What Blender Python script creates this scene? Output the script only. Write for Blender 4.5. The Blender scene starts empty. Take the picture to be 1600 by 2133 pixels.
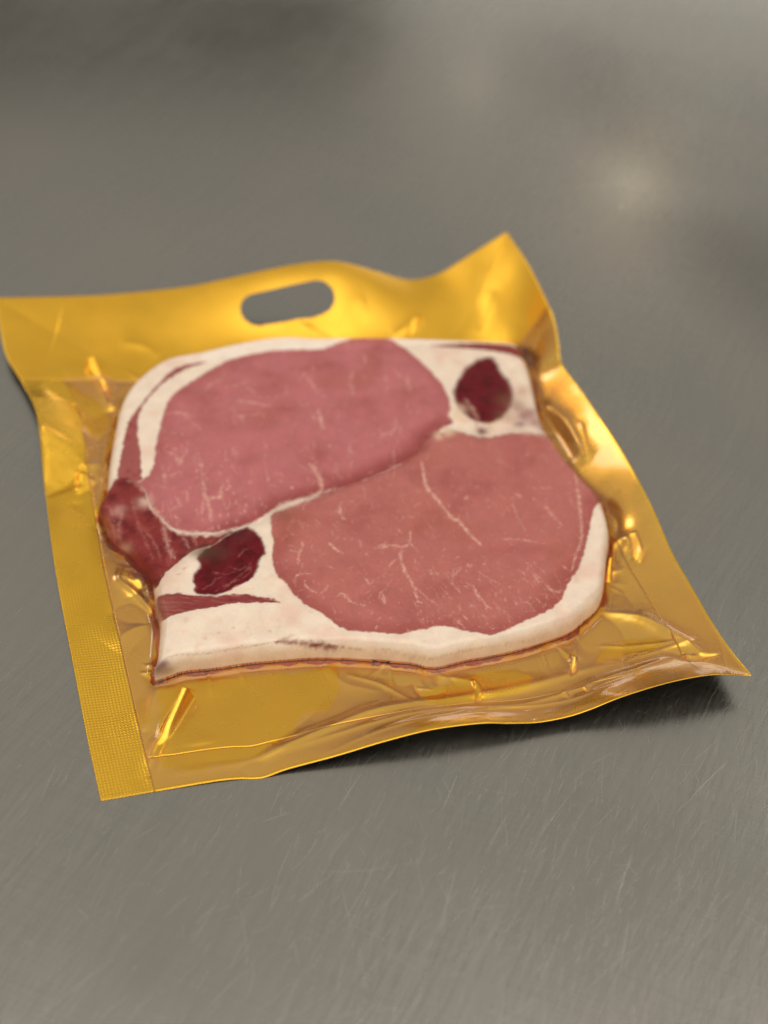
import bpy, math
import numpy as np

# ------------------------------------------------------------------ camera
scene = bpy.context.scene
PITCH, ROLL, DIST, FPX = math.radians(46), math.radians(4), 600.0, 2844.0   # millimetres
CAM = np.array([0, -DIST * math.cos(PITCH), DIST * math.sin(PITCH)])
FWD = np.array([0, math.cos(PITCH), -math.sin(PITCH)])
_r = np.array([1.0, 0, 0]); _u = np.array([0, math.sin(PITCH), math.cos(PITCH)])
RGT = math.cos(ROLL) * _r + math.sin(ROLL) * _u
UPV = -math.sin(ROLL) * _r + math.cos(ROLL) * _u

def at(x, y, z=0.0):
    """photo pixel -> place (mm) on the level z"""
    d = FWD + (x - 800) / FPX * RGT - (y - 1066.5) / FPX * UPV
    return CAM + d * ((z - CAM[2]) / d[2])

from mathutils import Matrix, Vector
cd = bpy.data.cameras.new('camera'); cam = bpy.data.objects.new('camera', cd)
scene.collection.objects.link(cam)
cam.matrix_world = Matrix([[RGT[0], UPV[0], -FWD[0], CAM[0] / 1000],
                           [RGT[1], UPV[1], -FWD[1], CAM[1] / 1000],
                           [RGT[2], UPV[2], -FWD[2], CAM[2] / 1000], [0, 0, 0, 1]])
cd.sensor_fit = 'VERTICAL'; cd.sensor_height = 36; cd.lens = 36 * FPX / 2133
cd.clip_start = 0.01; cd.clip_end = 50
cd.dof.use_dof = True
cd.dof.focus_distance = float((at(760, 1430, 4) - CAM) @ FWD) / 1000
cd.dof.aperture_fstop = 4.2
scene.camera = cam

# ------------------------------------------------------------------ world, lamps, exposure
w = bpy.data.worlds.new('World'); scene.world = w; w.use_nodes = True
w.node_tree.nodes['Background'].inputs[0].default_value = (1.0, 0.95, 0.87, 1)
w.node_tree.nodes['Background'].inputs[1].default_value = 0.53

def area(name, loc, aim, sx, sy, watts, col=(1, .95, .88)):
    l = bpy.data.lights.new(name, 'AREA'); l.shape = 'RECTANGLE'; l.size = sx; l.size_y = sy
    l.energy = watts; l.color = col
    o = bpy.data.objects.new(name, l); scene.collection.objects.link(o)
    o.location = loc
    o.rotation_euler = (Vector(aim) - Vector(loc)).to_track_quat('-Z', 'Y').to_euler()
    return o
area('ceiling_lamp', (0.1, -1.1, 2.3), (0, 0, 0), 3.4, 2.4, 41)
area('side_lamp', (-1.55, 0.95, 1.0), (0, 0, 0), 0.5, 0.5, 4.4, (1, .93, .84))
area('back_lamp', (0.2, 2.55, .27), (0, 0, .2), 3.4, .38, 7.5, (1, .94, .85))
area('spot_lamp', (1.25, 0.8, 1.9), (0, 0, 0), 0.12, 0.22, .8)

for _x, _y, _w in ((1335, 400, .11), (985, 125, .03)):
    _p = at(_x, _y); _d = (_p - CAM) / np.linalg.norm(_p - CAM); _q = (_p + np.array([_d[0], _d[1], -_d[2]]) * 1700) / 1000
    area('far_lamp', tuple(_q), tuple(_p / 1000), .07, .07, _w, (1, .78, .55))
scene.view_settings.view_transform = 'Standard'; scene.view_settings.look = 'None'
scene.view_settings.exposure = 0; scene.view_settings.gamma = 1
scene.render.engine = 'CYCLES'
scene.cycles.use_denoising = True
scene.cycles.max_bounces = 10; scene.cycles.transparent_max_bounces = 12
scene.cycles.caustics_reflective = True
scene.cycles.sample_clamp_indirect = 4.0
rng = np.random.default_rng(7)

# ------------------------------------------------------------------ maths helpers
_perm = np.random.default_rng(3).permutation(4096)
_ga = np.random.default_rng(4).uniform(0, 2 * math.pi, 4096)
def perlin(x, y):
    x = np.asarray(x, float); y = np.asarray(y, float)
    xi = np.floor(x).astype(int); yi = np.floor(y).astype(int); fx = x - xi; fy = y - yi
    def g(i, j, dx, dy):
        a = _ga[_perm[(_perm[i & 4095] + j) & 4095]]
        return np.cos(a) * dx + np.sin(a) * dy
    u = fx ** 3 * (fx * (fx * 6 - 15) + 10); v = fy ** 3 * (fy * (fy * 6 - 15) + 10)
    n0 = g(xi, yi, fx, fy) * (1 - u) + g(xi + 1, yi, fx - 1, fy) * u
    n1 = g(xi, yi + 1, fx, fy - 1) * (1 - u) + g(xi + 1, yi + 1, fx - 1, fy - 1) * u
    return (n0 * (1 - v) + n1 * v) * 1.5
def fbm(x, y, o=4):
    s = 0; a = 1; t = 0
    for k in range(o):
        s = s + a * perlin(x * 2 ** k + 17.3 * k, y * 2 ** k - 9.1 * k); t += a; a *= .5
    return s / t
def sstep(a, b, x):
    t = np.clip((x - a) / (b - a), 0, 1); return t * t * (3 - 2 * t)
def smooth(pts, n=6, closed=False):
    """Catmull-Rom through points (any dimension)"""
    p = np.array(pts, float)
    q = np.vstack([p[-1], p, p[0], p[1]]) if closed else np.vstack([2 * p[0] - p[1], p, 2 * p[-1] - p[-2]])
    out = []
    for i in range(1, len(q) - 2):
        for t in np.arange(n) / n:
            out.append(.5 * (2 * q[i] + (q[i + 1] - q[i - 1]) * t + (2 * q[i - 1] - 5 * q[i] + 4 * q[i + 1] - q[i + 2]) * t * t
                             + (3 * q[i] - q[i - 1] - 3 * q[i + 1] + q[i + 2]) * t ** 3))
    if not closed: out.append(p[-1])
    return np.array(out)
def seg_dist(X, Y, poly, closed=False, want_t=False):
    P = poly if not closed else np.vstack([poly, poly[:1]])
    best = np.full(X.shape, 1e9); bt = np.zeros(X.shape)
    L = np.r_[0, np.cumsum(np.hypot(*(P[1:, :2] - P[:-1, :2]).T))]
    for i in range(len(P) - 1):
        ax, ay = P[i, :2]; bx, by = P[i + 1, :2]
        dx, dy = bx - ax, by - ay; ll = dx * dx + dy * dy + 1e-12
        t = np.clip(((X - ax) * dx + (Y - ay) * dy) / ll, 0, 1)
        d = (X - ax - t * dx) ** 2 + (Y - ay - t * dy) ** 2
        m = d < best
        best = np.where(m, d, best)
        if want_t: bt = np.where(m, (L[i] + t * math.sqrt(ll)) / L[-1], bt)
    return (np.sqrt(best), bt) if want_t else np.sqrt(best)
def inside(X, Y, poly):
    r = np.zeros(X.shape, bool); n = len(poly)
    for i in range(n):
        x0, y0 = poly[i, :2]; x1, y1 = poly[(i + 1) % n, :2]
        if y0 == y1: continue
        c = (y0 > Y) != (y1 > Y)
        r ^= c & (X < (x1 - x0) * (Y - y0) / (y1 - y0) + x0)
    return r
def sdf(X, Y, poly):
    """positive inside, in mm; exact only near the polygon"""
    out = np.full(X.shape, -40.0)
    lo = poly[:, :2].min(0) - 40; hi = poly[:, :2].max(0) + 40
    m = (X > lo[0]) & (X < hi[0]) & (Y > lo[1]) & (Y < hi[1])
    if m.any():
        x, y = X[m], Y[m]
        d = seg_dist(x, y, poly, True)
        out[m] = np.where(inside(x, y, poly), d, -d)
    return out
def W2(pts, z, n=5, closed=True):
    """traced pixels -> plan outline in mm on level z (a third number per point overrides z)"""
    q = np.array([at(p[0], p[1], p[2] if len(p) > 2 else z)[:2] for p in pts])
    return smooth(q, n, closed)

# ------------------------------------------------------------------ scene helpers
COL = scene.collection
def mesh_obj(name, V, Fc, mat, parent=None, colors=None, uv=None, smooth_=True):
    me = bpy.data.meshes.new(name)
    V = np.asarray(V, np.float32); Fc = np.asarray(Fc, np.int32)
    me.vertices.add(len(V)); me.vertices.foreach_set('co', (V / 1000).ravel())
    k = Fc.shape[1]
    me.loops.add(Fc.size); me.loops.foreach_set('vertex_index', Fc.ravel())
    me.polygons.add(len(Fc)); me.polygons.foreach_set('loop_start', np.arange(0, Fc.size, k, dtype=np.int32))
    me.update(calc_edges=True)
    if smooth_: me.polygons.foreach_set('use_smooth', np.ones(len(Fc), bool))
    if colors is not None:
        a = me.color_attributes.new('Col', 'FLOAT_COLOR', 'POINT')
        a.data.foreach_set('color', np.c_[colors, np.ones(len(colors))].astype(np.float32).ravel())
    if uv is not None:
        l = me.uv_layers.new(name='UVMap')
        l.data.foreach_set('uv', uv[Fc.ravel()].astype(np.float32).ravel())
    me.materials.append(mat); me.validate()
    o = bpy.data.objects.new(name, me); COL.objects.link(o)
    if parent: o.parent = parent
    return o
def sub(V, Fc, keep, *arrs):
    """the faces in keep with their own vertices"""
    f = Fc[keep]; used = np.unique(f); mp = np.full(len(V), -1); mp[used] = np.arange(len(used))
    return (V[used], mp[f]) + tuple(a[used] for a in arrs)
def grid_faces(nx, ny):
    i, j = np.meshgrid(np.arange(nx - 1), np.arange(ny - 1), indexing='ij')
    a = (i * ny + j).ravel()
    return np.c_[a, a + ny, a + ny + 1, a + 1]
def empty(name, loc, label, cat, group=None):
    o = bpy.data.objects.new(name, None); COL.objects.link(o); o.location = loc
    o.empty_display_size = .02
    o['label'] = label; o['category'] = cat
    if group: o['group'] = group
    return o

class N:
    """small node helper"""
    def __init__(s, name):
        s.m = bpy.data.materials.new(name); s.m.use_nodes = True; s.t = s.m.node_tree
        s.b = s.t.nodes['Principled BSDF']; s.out = s.t.nodes['Material Output']
    def n(s, typ, ins=None, **kw):
        x = s.t.nodes.new(typ)
        for k, v in kw.items(): setattr(x, k, v)
        for k, v in (ins or {}).items():
            if isinstance(v, bpy.types.NodeSocket): s.t.links.new(v, x.inputs[k])
            else: x.inputs[k].default_value = v
        return x
    def link(s, a, b): s.t.links.new(a, b)
    def math(s, op, a, b=0.0, c=None):
        d = {0: a, 1: b}
        if c is not None: d[2] = c
        return s.n('ShaderNodeMath', d, operation=op).outputs[0]
    def noise(s, vec, scale, detail=3, rough=.5):
        return s.n('ShaderNodeTexNoise', {'Vector': vec, 'Scale': scale, 'Detail': detail, 'Roughness': rough}).outputs[0]
    def mapr(s, v, a, b, c, d):
        return s.n('ShaderNodeMapRange', {0: v, 1: a, 2: b, 3: c, 4: d}).outputs[0]

# ------------------------------------------------------------------ materials
def mat_steel():
    M = N('brushed_steel'); P = M.b.inputs
    co = M.n('ShaderNodeTexCoord').outputs['Object']
    def stretched(ang, sx, sy, scale, detail=2):
        # warp a little so that the strokes bend
        wv = M.n('ShaderNodeTexNoise', {'Vector': co, 'Scale': 6.0, 'Detail': 1.0}).outputs[1]
        ad = M.n('ShaderNodeVectorMath', {0: co, 1: M.n('ShaderNodeVectorMath', {0: wv, 'Scale': .03}, operation='SCALE').outputs[0]}, operation='ADD').outputs[0]
        rot = M.n('ShaderNodeVectorRotate', {'Vector': ad, 'Angle': ang}, rotation_type='Z_AXIS').outputs[0]
        mp = M.n('ShaderNodeMapping', {'Vector': rot, 'Scale': (sx, sy, 1)}).outputs[0]
        return M.noise(mp, scale, detail)
    s1 = stretched(math.radians(-62), 1, 34, 22, 4)
    s2 = stretched(math.radians(-80), 1, 26, 34, 4)
    s3 = stretched(math.radians(20), 1, 30, 18, 4)
    big = M.noise(co, 5.0, 3, .55)
    fine = M.noise(co, 900.0, 2)
    mix = M.math('ADD', M.math('MULTIPLY', s1, .5), M.math('ADD', M.math('MULTIPLY', s2, .3), M.math('MULTIPLY', s3, .2)))
    r = M.math('ADD', M.mapr(big, .3, .7, .23, .31), M.math('MULTIPLY', M.mapr(mix, .35, .65, -.035, .045), M.mapr(M.noise(co, 9.0, 2), .35, .65, .3, 1.2)))
    M.link(r, P['Roughness'])
    cr = M.n('ShaderNodeMix', {0: M.mapr(M.noise(co, 8.0, 2), .35, .65, 0, 1), 6: (.35, .327, .288, 1), 7: (.328, .318, .28, 1)}, data_type='RGBA').outputs[2]
    br = M.mapr(mix, .3, .7, .95, 1.05)
    for (sx, sy, r0, r1, amt) in DARK_REFLECTIONS:  # blurred dark reflections, painted into the steel's base colour
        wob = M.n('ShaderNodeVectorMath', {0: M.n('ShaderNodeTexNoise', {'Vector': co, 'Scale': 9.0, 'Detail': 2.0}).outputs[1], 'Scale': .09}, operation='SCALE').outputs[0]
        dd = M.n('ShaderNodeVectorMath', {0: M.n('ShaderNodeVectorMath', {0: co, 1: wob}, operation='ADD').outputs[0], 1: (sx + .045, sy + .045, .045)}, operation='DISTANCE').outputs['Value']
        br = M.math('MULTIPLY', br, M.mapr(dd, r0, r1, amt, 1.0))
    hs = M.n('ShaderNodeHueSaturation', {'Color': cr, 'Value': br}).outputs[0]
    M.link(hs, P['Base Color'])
    P['Metallic'].default_value = 1
    P['Coat Weight'].default_value = .35; P['Coat Roughness'].default_value = .14; P['Coat IOR'].default_value = 1.4
    h = M.math('ADD', mix, M.math('MULTIPLY', fine, .25))
    b = M.n('ShaderNodeBump', {'Height': h, 'Strength': .1, 'Distance': .0004})
    M.link(b.outputs[0], P['Normal'])
    return M.m
def mat_scratch():
    M = N('steel_scratch'); P = M.b.inputs
    P['Base Color'].default_value = (.62, .58, .52, 1); P['Metallic'].default_value = 1; P['Roughness'].default_value = .5
    return M.m
def mat_gold(name, emboss=0.0, rough=.24):
    M = N(name); P = M.b.inputs
    P['Metallic'].default_value = 1
    uv = M.n('ShaderNodeUVMap').outputs[0]
    co = M.n('ShaderNodeTexCoord').outputs['Object']
    nz = M.noise(co, 35.0, 3)
    col = M.n('ShaderNodeMix', {0: M.mapr(nz, .3, .7, 0, 1), 6: (.94, .54, .055, 1), 7: (.90, .51, .05, 1)}, data_type='RGBA').outputs[2]
    M.link(col, P['Base Color'])
    M.link(M.mapr(M.noise(co, 60.0, 4), .3, .7, rough - .05, rough + .07), P['Roughness'])
    h = M.math('MULTIPLY', M.noise(co, 700.0, 2), .25)
    if emboss:
        sp = M.n('ShaderNodeSeparateXYZ', {0: uv})
        k = 2 * math.pi / .0012
        a = M.math('SINE', M.math('MULTIPLY', sp.outputs[0], k)); b_ = M.math('SINE', M.math('MULTIPLY', sp.outputs[1], k))
        wave = M.math('MULTIPLY', M.math('ADD', a, 1.0), M.math('ADD', b_, 1.0))
        fade = M.mapr(M.noise(co, 26.0, 1), .2, .8, .5, 1)
        h = M.math('ADD', h, M.math('MULTIPLY', M.math('MULTIPLY', wave, fade), emboss))
    b = M.n('ShaderNodeBump', {'Height': h, 'Strength': .5 if emboss else .35, 'Distance': .00008})
    M.link(b.outputs[0], P['Normal'])
    return M.m
def mat_film():
    M = N('clear_film')
    co = M.n('ShaderNodeTexCoord').outputs['Object']
    h = M.math('ADD', M.noise(co, 55.0, 3), M.math('MULTIPLY', M.noise(co, 260.0, 2), .05))
    bmp = M.n('ShaderNodeBump', {'Height': h, 'Strength': .2, 'Distance': .0005}).outputs[0]
    fr = M.n('ShaderNodeFresnel', {'IOR': 1.5, 'Normal': bmp}).outputs[0]
    gap = M.n('ShaderNodeAttribute', attribute_name='Col').outputs['Fac']
    fac = M.math('MINIMUM', M.math('MULTIPLY', fr, M.mapr(gap, 0, 1, .36, 1.3)), .75)
    hz = M.n('ShaderNodeBsdfDiffuse', {'Color': (1, .86, .5, 1)})
    tr = M.n('ShaderNodeBsdfTransparent', {'Color': (.99, .985, .97, 1)})
    gl = M.n('ShaderNodeBsdfGlossy', {'Color': (1, 1, 1, 1), 'Roughness': .1, 'Normal': bmp})
    m0 = M.n('ShaderNodeMixShader', {0: M.math('MULTIPLY', gap, .05), 1: tr.outputs[0], 2: hz.outputs[0]})
    mx = M.n('ShaderNodeMixShader', {0: fac, 1: m0.outputs[0], 2: gl.outputs[0]})
    M.link(mx.outputs[0], M.out.inputs[0])
    return M.m
def mat_meat(name, rough=.42, fibre=1.0, spec=.06):
    M = N(name); P = M.b.inputs
    co = M.n('ShaderNodeTexCoord').outputs['Object']
    at_ = M.n('ShaderNodeAttribute', attribute_name='Col').outputs['Color']
    n1 = M.noise(co, 130.0, 4, .6); n2 = M.noise(co, 900.0, 3, .6)
    v = M.math('ADD', M.mapr(n1, .3, .7, .94, 1.06), M.mapr(n2, .3, .7, -.05 * fibre, .05 * fibre))
    hs = M.n('ShaderNodeHueSaturation', {'Color': at_, 'Value': v}).outputs[0]
    M.link(hs, P['Base Color'])
    P['Subsurface Weight'].default_value = .3; P['Subsurface Radius'].default_value = (1, .45, .3); P['Subsurface Scale'].default_value = .0014
    P['Roughness'].default_value = rough; P['Specular IOR Level'].default_value = spec
    b = M.n('ShaderNodeBump', {'Height': M.math('ADD', n1, M.math('MULTIPLY', n2, .3)), 'Strength': .2, 'Distance': .0005})
    M.link(b.outputs[0], P['Normal'])
    return M.m
def mat_plain(name, col, rough):
    M = N(name); P = M.b.inputs
    co = M.n('ShaderNodeTexCoord').outputs['Object']
    M.link(M.n('ShaderNodeHueSaturation', {'Color': (*col, 1), 'Value': M.mapr(M.noise(co, 7.0, 4), .3, .7, .8, 1.2)}).outputs[0], P['Base Color'])
    P['Roughness'].default_value = rough
    return M.m
DARK_REFLECTIONS = [(*(at(x, y)[:2] / 1000), a, b, c) for x, y, a, b, c in ((1230, 150, .02, .085, .8), (1350, 260, .01, .06, .84), (1630, 560, .02, .09, .78), (1480, 480, .0, .05, .9))]  # places and spread of the dark reflections painted on the steel
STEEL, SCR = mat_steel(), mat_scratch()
GOLD, GOLD_E, GOLD_H = mat_gold('gold_foil', 0, .27), mat_gold('embossed_gold_foil', 1.0, .28), mat_gold('satin_gold_foil', 0, .44)
FILM = mat_film()
LEAN, FATM, DARKM, RINDM = mat_meat('lean_pork'), mat_meat('pork_fat', .4, .5), mat_meat('dark_pork', .3, 1.6), mat_meat('pork_rind', .5, .7)

DARKM.node_tree.nodes['Principled BSDF'].inputs['Subsurface Weight'].default_value = .05

# ------------------------------------------------------------------ setting: steel table and the floor behind it
ring = np.array([[-1500, 1500], [1600, 1500], [1600, -900], [-1500, -900.]])
V = []
for inset, z in ((0, -40), (0, -4), (1.2, -1.2), (4, 0)):
    c = ring.mean(0)
    for p in ring:
        q = p + np.sign((c - p)) * inset * .7
        V.append([q[0], q[1], z])
Fq = [[k * 4 + i, k * 4 + (i + 1) % 4, (k + 1) * 4 + (i + 1) % 4, (k + 1) * 4 + i] for k in range(3) for i in range(4)]
Fq.append([12, 13, 14, 15]); Fq.append([3, 2, 1, 0])
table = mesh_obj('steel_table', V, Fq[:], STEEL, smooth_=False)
bm_fix = table.data
import bmesh
bm = bmesh.new(); bm.from_mesh(bm_fix); bmesh.ops.recalc_face_normals(bm, faces=bm.faces); bm.to_mesh(bm_fix); bm.free()
table['kind'] = 'structure'; table['label'] = 'scratched brushed stainless steel table top'
fl = mesh_obj('floor', [[-6000, -4000, -900], [6000, -4000, -900], [6000, 9000, -900], [-6000, 9000, -900]], [[0, 1, 2, 3]],
              mat_plain('dark_floor', (.15, .125, .1), .6), smooth_=False)
fl['kind'] = 'structure'
# unseen dark panel, added only to darken the soft reflection in the steel
panel = mesh_obj('unseen_reflection_panel', [[-3200, 2650, -900], [-100, 2650, -900], [-100, 2650, 1210], [-3200, 2650, 1210], [-3200, 2750, -900], [-100, 2750, -900], [-100, 2750, 1210], [-3200, 2750, 1210]],
              [[0, 1, 2, 3], [5, 4, 7, 6], [3, 2, 6, 7], [1, 5, 6, 2], [4, 0, 3, 7]], mat_plain('unseen_panel_dark', (.07, .06, .047), .7), smooth_=False)
panel['kind'] = 'structure'

# scratches worn into the table top: thin slivers, joined
def scratches():
    V, Fc = [], []
    def add(p, ang, L, wd, bend):
        n = 6; b = len(V)
        for k in range(n + 1):
            t = k / n - .5; a = ang + bend * t
            c = p + L * t * np.array([math.cos(ang), math.sin(ang)]) + bend * L * t * t * np.array([-math.sin(ang), math.cos(ang)])
            hw = wd * .5 * (1 - (2 * t) ** 2) ** .5 if abs(t) < .5 else 0.004
            nx = np.array([-math.sin(a), math.cos(a)]) * max(hw, .004)
            V.append([*(c + nx), .03]); V.append([*(c - nx), .03])
        for k in range(n): Fc.append([b + 2 * k, b + 2 * k + 1, b + 2 * k + 3, b + 2 * k + 2])
    for k in range(2600):
        x, y = rng.uniform(-50, 1700), rng.uniform(1250, 2250)
        dens = .25 + .75 * sstep(300, 1100, x)
        if rng.random() > dens: continue
        p = at(x, y)[:2]
        ang = math.radians(rng.normal(62, 13)) if rng.random() < .8 else math.radians(rng.uniform(0, 180))
        add(p, ang, rng.exponential(6) + 2, rng.uniform(.03, .1), rng.normal(0, .15))
    for (x0, y0, x1, y1, wd) in ((1520, 1580, 1430, 1670, .3), (1318, 1770, 1280, 1890, .3), (1310, 1910, 1290, 2030, .28), (610, 1690, 545, 1712, .25),
                                 (760, 1600, 700, 1690, .25), (560, 1700, 590, 1630, .2), (1060, 1690, 1010, 1780, .22), (1500, 1850, 1430, 1990, .2), (1190, 1650, 1110, 1760, .2)):
        a, b = at(x0, y0)[:2], at(x1, y1)[:2]; d = b - a
        add((a + b) / 2, math.atan2(d[1], d[0]), np.linalg.norm(d), wd * .55, .06)
    o = mesh_obj('scratches', V, Fc, SCR, table, smooth_=False); o['kind'] = 'stuff'
scratches()

# ------------------------------------------------------------------ the meat: outlines in plan, millimetres
T = 10.0
OUT = W2([  # foot of the two slices together; third number = height of the point that was traced
    (224, 964, 8.5), (236, 893, 8.5), (248, 838, 9), (270, 800, 9), (300, 771, 9), (334, 747, 9.5), (369, 735, 9.5), (416, 727, 9.5), (484, 711, 9.5), (551, 699, 9.5),
    (602, 695, 9.5), (652, 698, 9.5), (720, 697, 9.5), (801, 697, 9.5), (902, 700, 9.5), (1004, 704, 9.5), (1068, 709, 9.5), (1090, 724, 9.5), (1104, 758, 9), (1114, 802, 8.5),
    (1122, 840, 8.5), (1134, 876, 9), (1152, 905, 9.5), (1174, 940, 9.5), (1200, 975, 9), (1225, 1005, 8.5), (1249, 1042, 6.0), (1262, 1089, 3.2), (1268, 1130, 2.4),
    (1262, 1180, 1.6), (1258, 1215, 0.8), (1252, 1251, 0.4), (1240, 1276, 0.4), (1215, 1298, 0.4), (1185, 1322, 0.4), (1138, 1339, 0.4), (1084, 1356, 0.4), (1016, 1371, 0.4),
    (969, 1379, 0.4), (918, 1392, 0.4), (891, 1393, 0.4), (864, 1386, 0.4), (820, 1381, 0.4), (780, 1378, 0.4), (719, 1375, 0.4), (651, 1374, 0.4), (584, 1379, 0.4), (516, 1385, 0.4),
    (449, 1395, 0.4), (385, 1402, 0.4), (355, 1412, 0.3), (324, 1421, 0.3), (326, 1396, 1.2), (330, 1371, 2.4), (332, 1341, 3.2), (334, 1307, 4.0), (330, 1290, 4.0), (324, 1270, 6.0), (322, 1240, 7.0),
    (318, 1215, 4.0), (301, 1192, 2.4), (281, 1170, 2.4000000000000004), (264, 1150, 2.4000000000000004), (247, 1139, 2.4000000000000004), (231, 1126, 2.4000000000000004), (217, 1089, 3.2), (204, 1062, 4.0), (217, 1035, 6.0), (222, 1000, 7.0)], T, 4)
CREASE = W2([(322, 1222), (345, 1190), (378, 1163), (405, 1143), (440, 1134), (480, 1109), (516, 1094), (545, 1086), (565, 1064), (619, 1042), (669, 1031), (700, 1016), (761, 995),
             (835, 961), (876, 934), (889, 912), (919, 897), (950, 890), (985, 902), (1020, 905), (1071, 892), (1110, 896), (1165, 903)], T, 4, False)
# slice B = everything below the crease
_b = W2([(250, 1230), (322, 1222)], T, 1, False)
SLICE_B = np.vstack([CREASE, W2([(1400, 900), (1400, 1600), (200, 1600), (200, 1250)], T, 1, False)])

def meat_height(X, Y):
    d = sdf(X, Y, OUT)
    n = fbm(X / 14, Y / 14, 3)
    wd = 4.6 + .8 * n
    q = np.clip(d / wd, 0, 1)
    prof = (1 - (1 - q) ** 2.2) ** (1 / 2.2)
    dc = seg_dist(X, Y, CREASE)
    isB = inside(X, Y, SLICE_B)
    rad = np.where(isB, 3.0, 7.0)
    groove = np.exp(-(dc / rad) ** 1.3) * np.where(isB, 1.1, 1.6)
    top = T + .5 * n + .9 * sstep(0, 40, d) + np.where(isB, .5, 0) * sstep(0, 5, dc)
    h = top * prof - groove * prof
    return np.where(d > 0, h, 0), d, isB, dc

def poly(pts, n=4): return W2(pts, T, n)
A_EYE = poly([(297, 1000), (318, 976), (328, 916), (339, 869), (355, 829), (389, 802), (443, 768), (484, 748), (551, 733), (602, 729), (669, 727), (708, 713), (751, 702), (788, 699), (821, 712),
              (855, 734), (889, 765), (916, 795), (933, 825), (938, 852), (934, 866), (944, 880), (919, 893), (893, 922), (876, 946), (835, 973), (761, 1007), (705, 1028), (674, 1034), (619, 1040), (568, 1062), (534, 1085), (484, 1102),
              (450, 1110), (396, 1109), (359, 1100), (332, 1075), (318, 1062), (301, 1021), (285, 1008)])
A_STREAK = poly([(424, 753), (369, 765), (328, 801), (291, 845), (268, 877), (259, 913), (250, 957), (244, 995), (262, 1010), (295, 1000), (296, 987), (293, 947), (288, 896), (291, 862), (310, 830), (345, 795), (385, 770), (424, 757)])
A_TAIL = poly([(244, 995), (225, 1020), (200, 1062), (210, 1100), (222, 1140), (262, 1170), (295, 1205), (325, 1225), (345, 1193), (378, 1166), (405, 1146), (440, 1137), (480, 1112), (484, 1104), (450, 1112), (396, 1112), (359, 1104), (330, 1076), (314, 1060), (301, 1025), (280, 1000)])
A_DARK = poly([(1024, 744), (997, 749), (970, 768), (952, 798), (946, 822), (956, 849), (977, 869), (1004, 880), (1037, 875), (1061, 849), (1068, 819), (1061, 795), (1044, 775), (1034, 758)])
A_TSTREAK = poly([(893, 720), (953, 716), (1021, 715), (1071, 721), (1092, 735), (1098, 765), (1090, 752), (1071, 741), (1021, 731), (953, 725)])
B_EYE = poly([(563, 1084), (570, 1131), (567, 1165), (577, 1199), (590, 1209), (611, 1236), (634, 1256), (685, 1287), (698, 1300), (729, 1312), (786, 1317), (831, 1320), (874, 1312), (922, 1304),
              (955, 1310), (989, 1318), (1023, 1322), (1050, 1314), (1084, 1298), (1121, 1281), (1155, 1264), (1171, 1244), (1178, 1227), (1195, 1197), (1212, 1167), (1228, 1102), (1236, 1065), (1246, 1048), (1270, 1030), (1230, 975), (1200, 935), (1172, 900),
              (1149, 906), (1100, 902), (1060, 903), (1020, 911), (985, 908), (950, 897), (919, 902), (885, 902), (866, 926), (825, 951), (751, 985), (692, 1007), (664, 1024), (619, 1050), (575, 1068)])
B_DARK = poly([(405, 1219), (402, 1202), (415, 1179), (412, 1158), (428, 1145), (455, 1127), (482, 1109), (509, 1095), (533, 1108), (547, 1125), (552, 1152), (540, 1165), (536, 1182), (523, 1206), (496, 1219), (469, 1233), (445, 1239), (415, 1237), (405, 1229)])
B_STREAK = poly([(335, 1240), (361, 1235), (391, 1238), (449, 1241), (499, 1237), (536, 1243), (567, 1248), (582, 1254), (533, 1254), (482, 1257), (432, 1267), (391, 1274), (361, 1281), (344, 1290), (325, 1302), (318, 1275), (325, 1250)])

# ---- painting of the flesh colours on a fine plan grid
STEP = .36
gx = np.arange(OUT[:, 0].min() - 2, OUT[:, 0].max() + 2, STEP); gy = np.arange(OUT[:, 1].min() - 2, OUT[:, 1].max() + 2, STEP)
GX, GY = np.meshgrid(gx, gy, indexing='ij')
H, DU, ISB, DC = meat_height(GX, GY)
_k = (T - CAM[2]) / (np.maximum(H, .7) - CAM[2])                 # where each point of the surface shows at the traced level
PGX, PGY = GX, GY
AX, AY = CAM[0] + (GX - CAM[0]) * _k, CAM[1] + (GY - CAM[1]) * _k
GX, GY = AX, AY
wx, wy = GX + fbm(GX / 3, GY / 3, 3) * .9, GY + fbm(GX / 3 + 50, GY / 3, 3) * .9       # uneven borders
ux, uy = GX + fbm(GX / 6, GY / 6, 3) * 1.2, GY + fbm(GX / 6 + 50, GY / 6, 3) * 1.2
def lin(r, g, b):
    c = np.array([r, g, b]) / 255
    return np.where(c <= .04045, c / 12.92, ((c + .055) / 1.055) ** 2.4)
colr = np.ones(GX.shape + (3,)) * lin(247, 229, 212)
def lay(c, m):
    global colr
    m = np.clip(m, 0, 1)[..., None]; colr = colr * (1 - m) + np.asarray(c) * m
n_big = fbm(GX / 22, GY / 22, 3); n_mid = fbm(GX / 6 + 9, GY / 6, 4); n_fine = fbm(GX / 1.4, GY / 1.4 + 7, 3)
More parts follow.
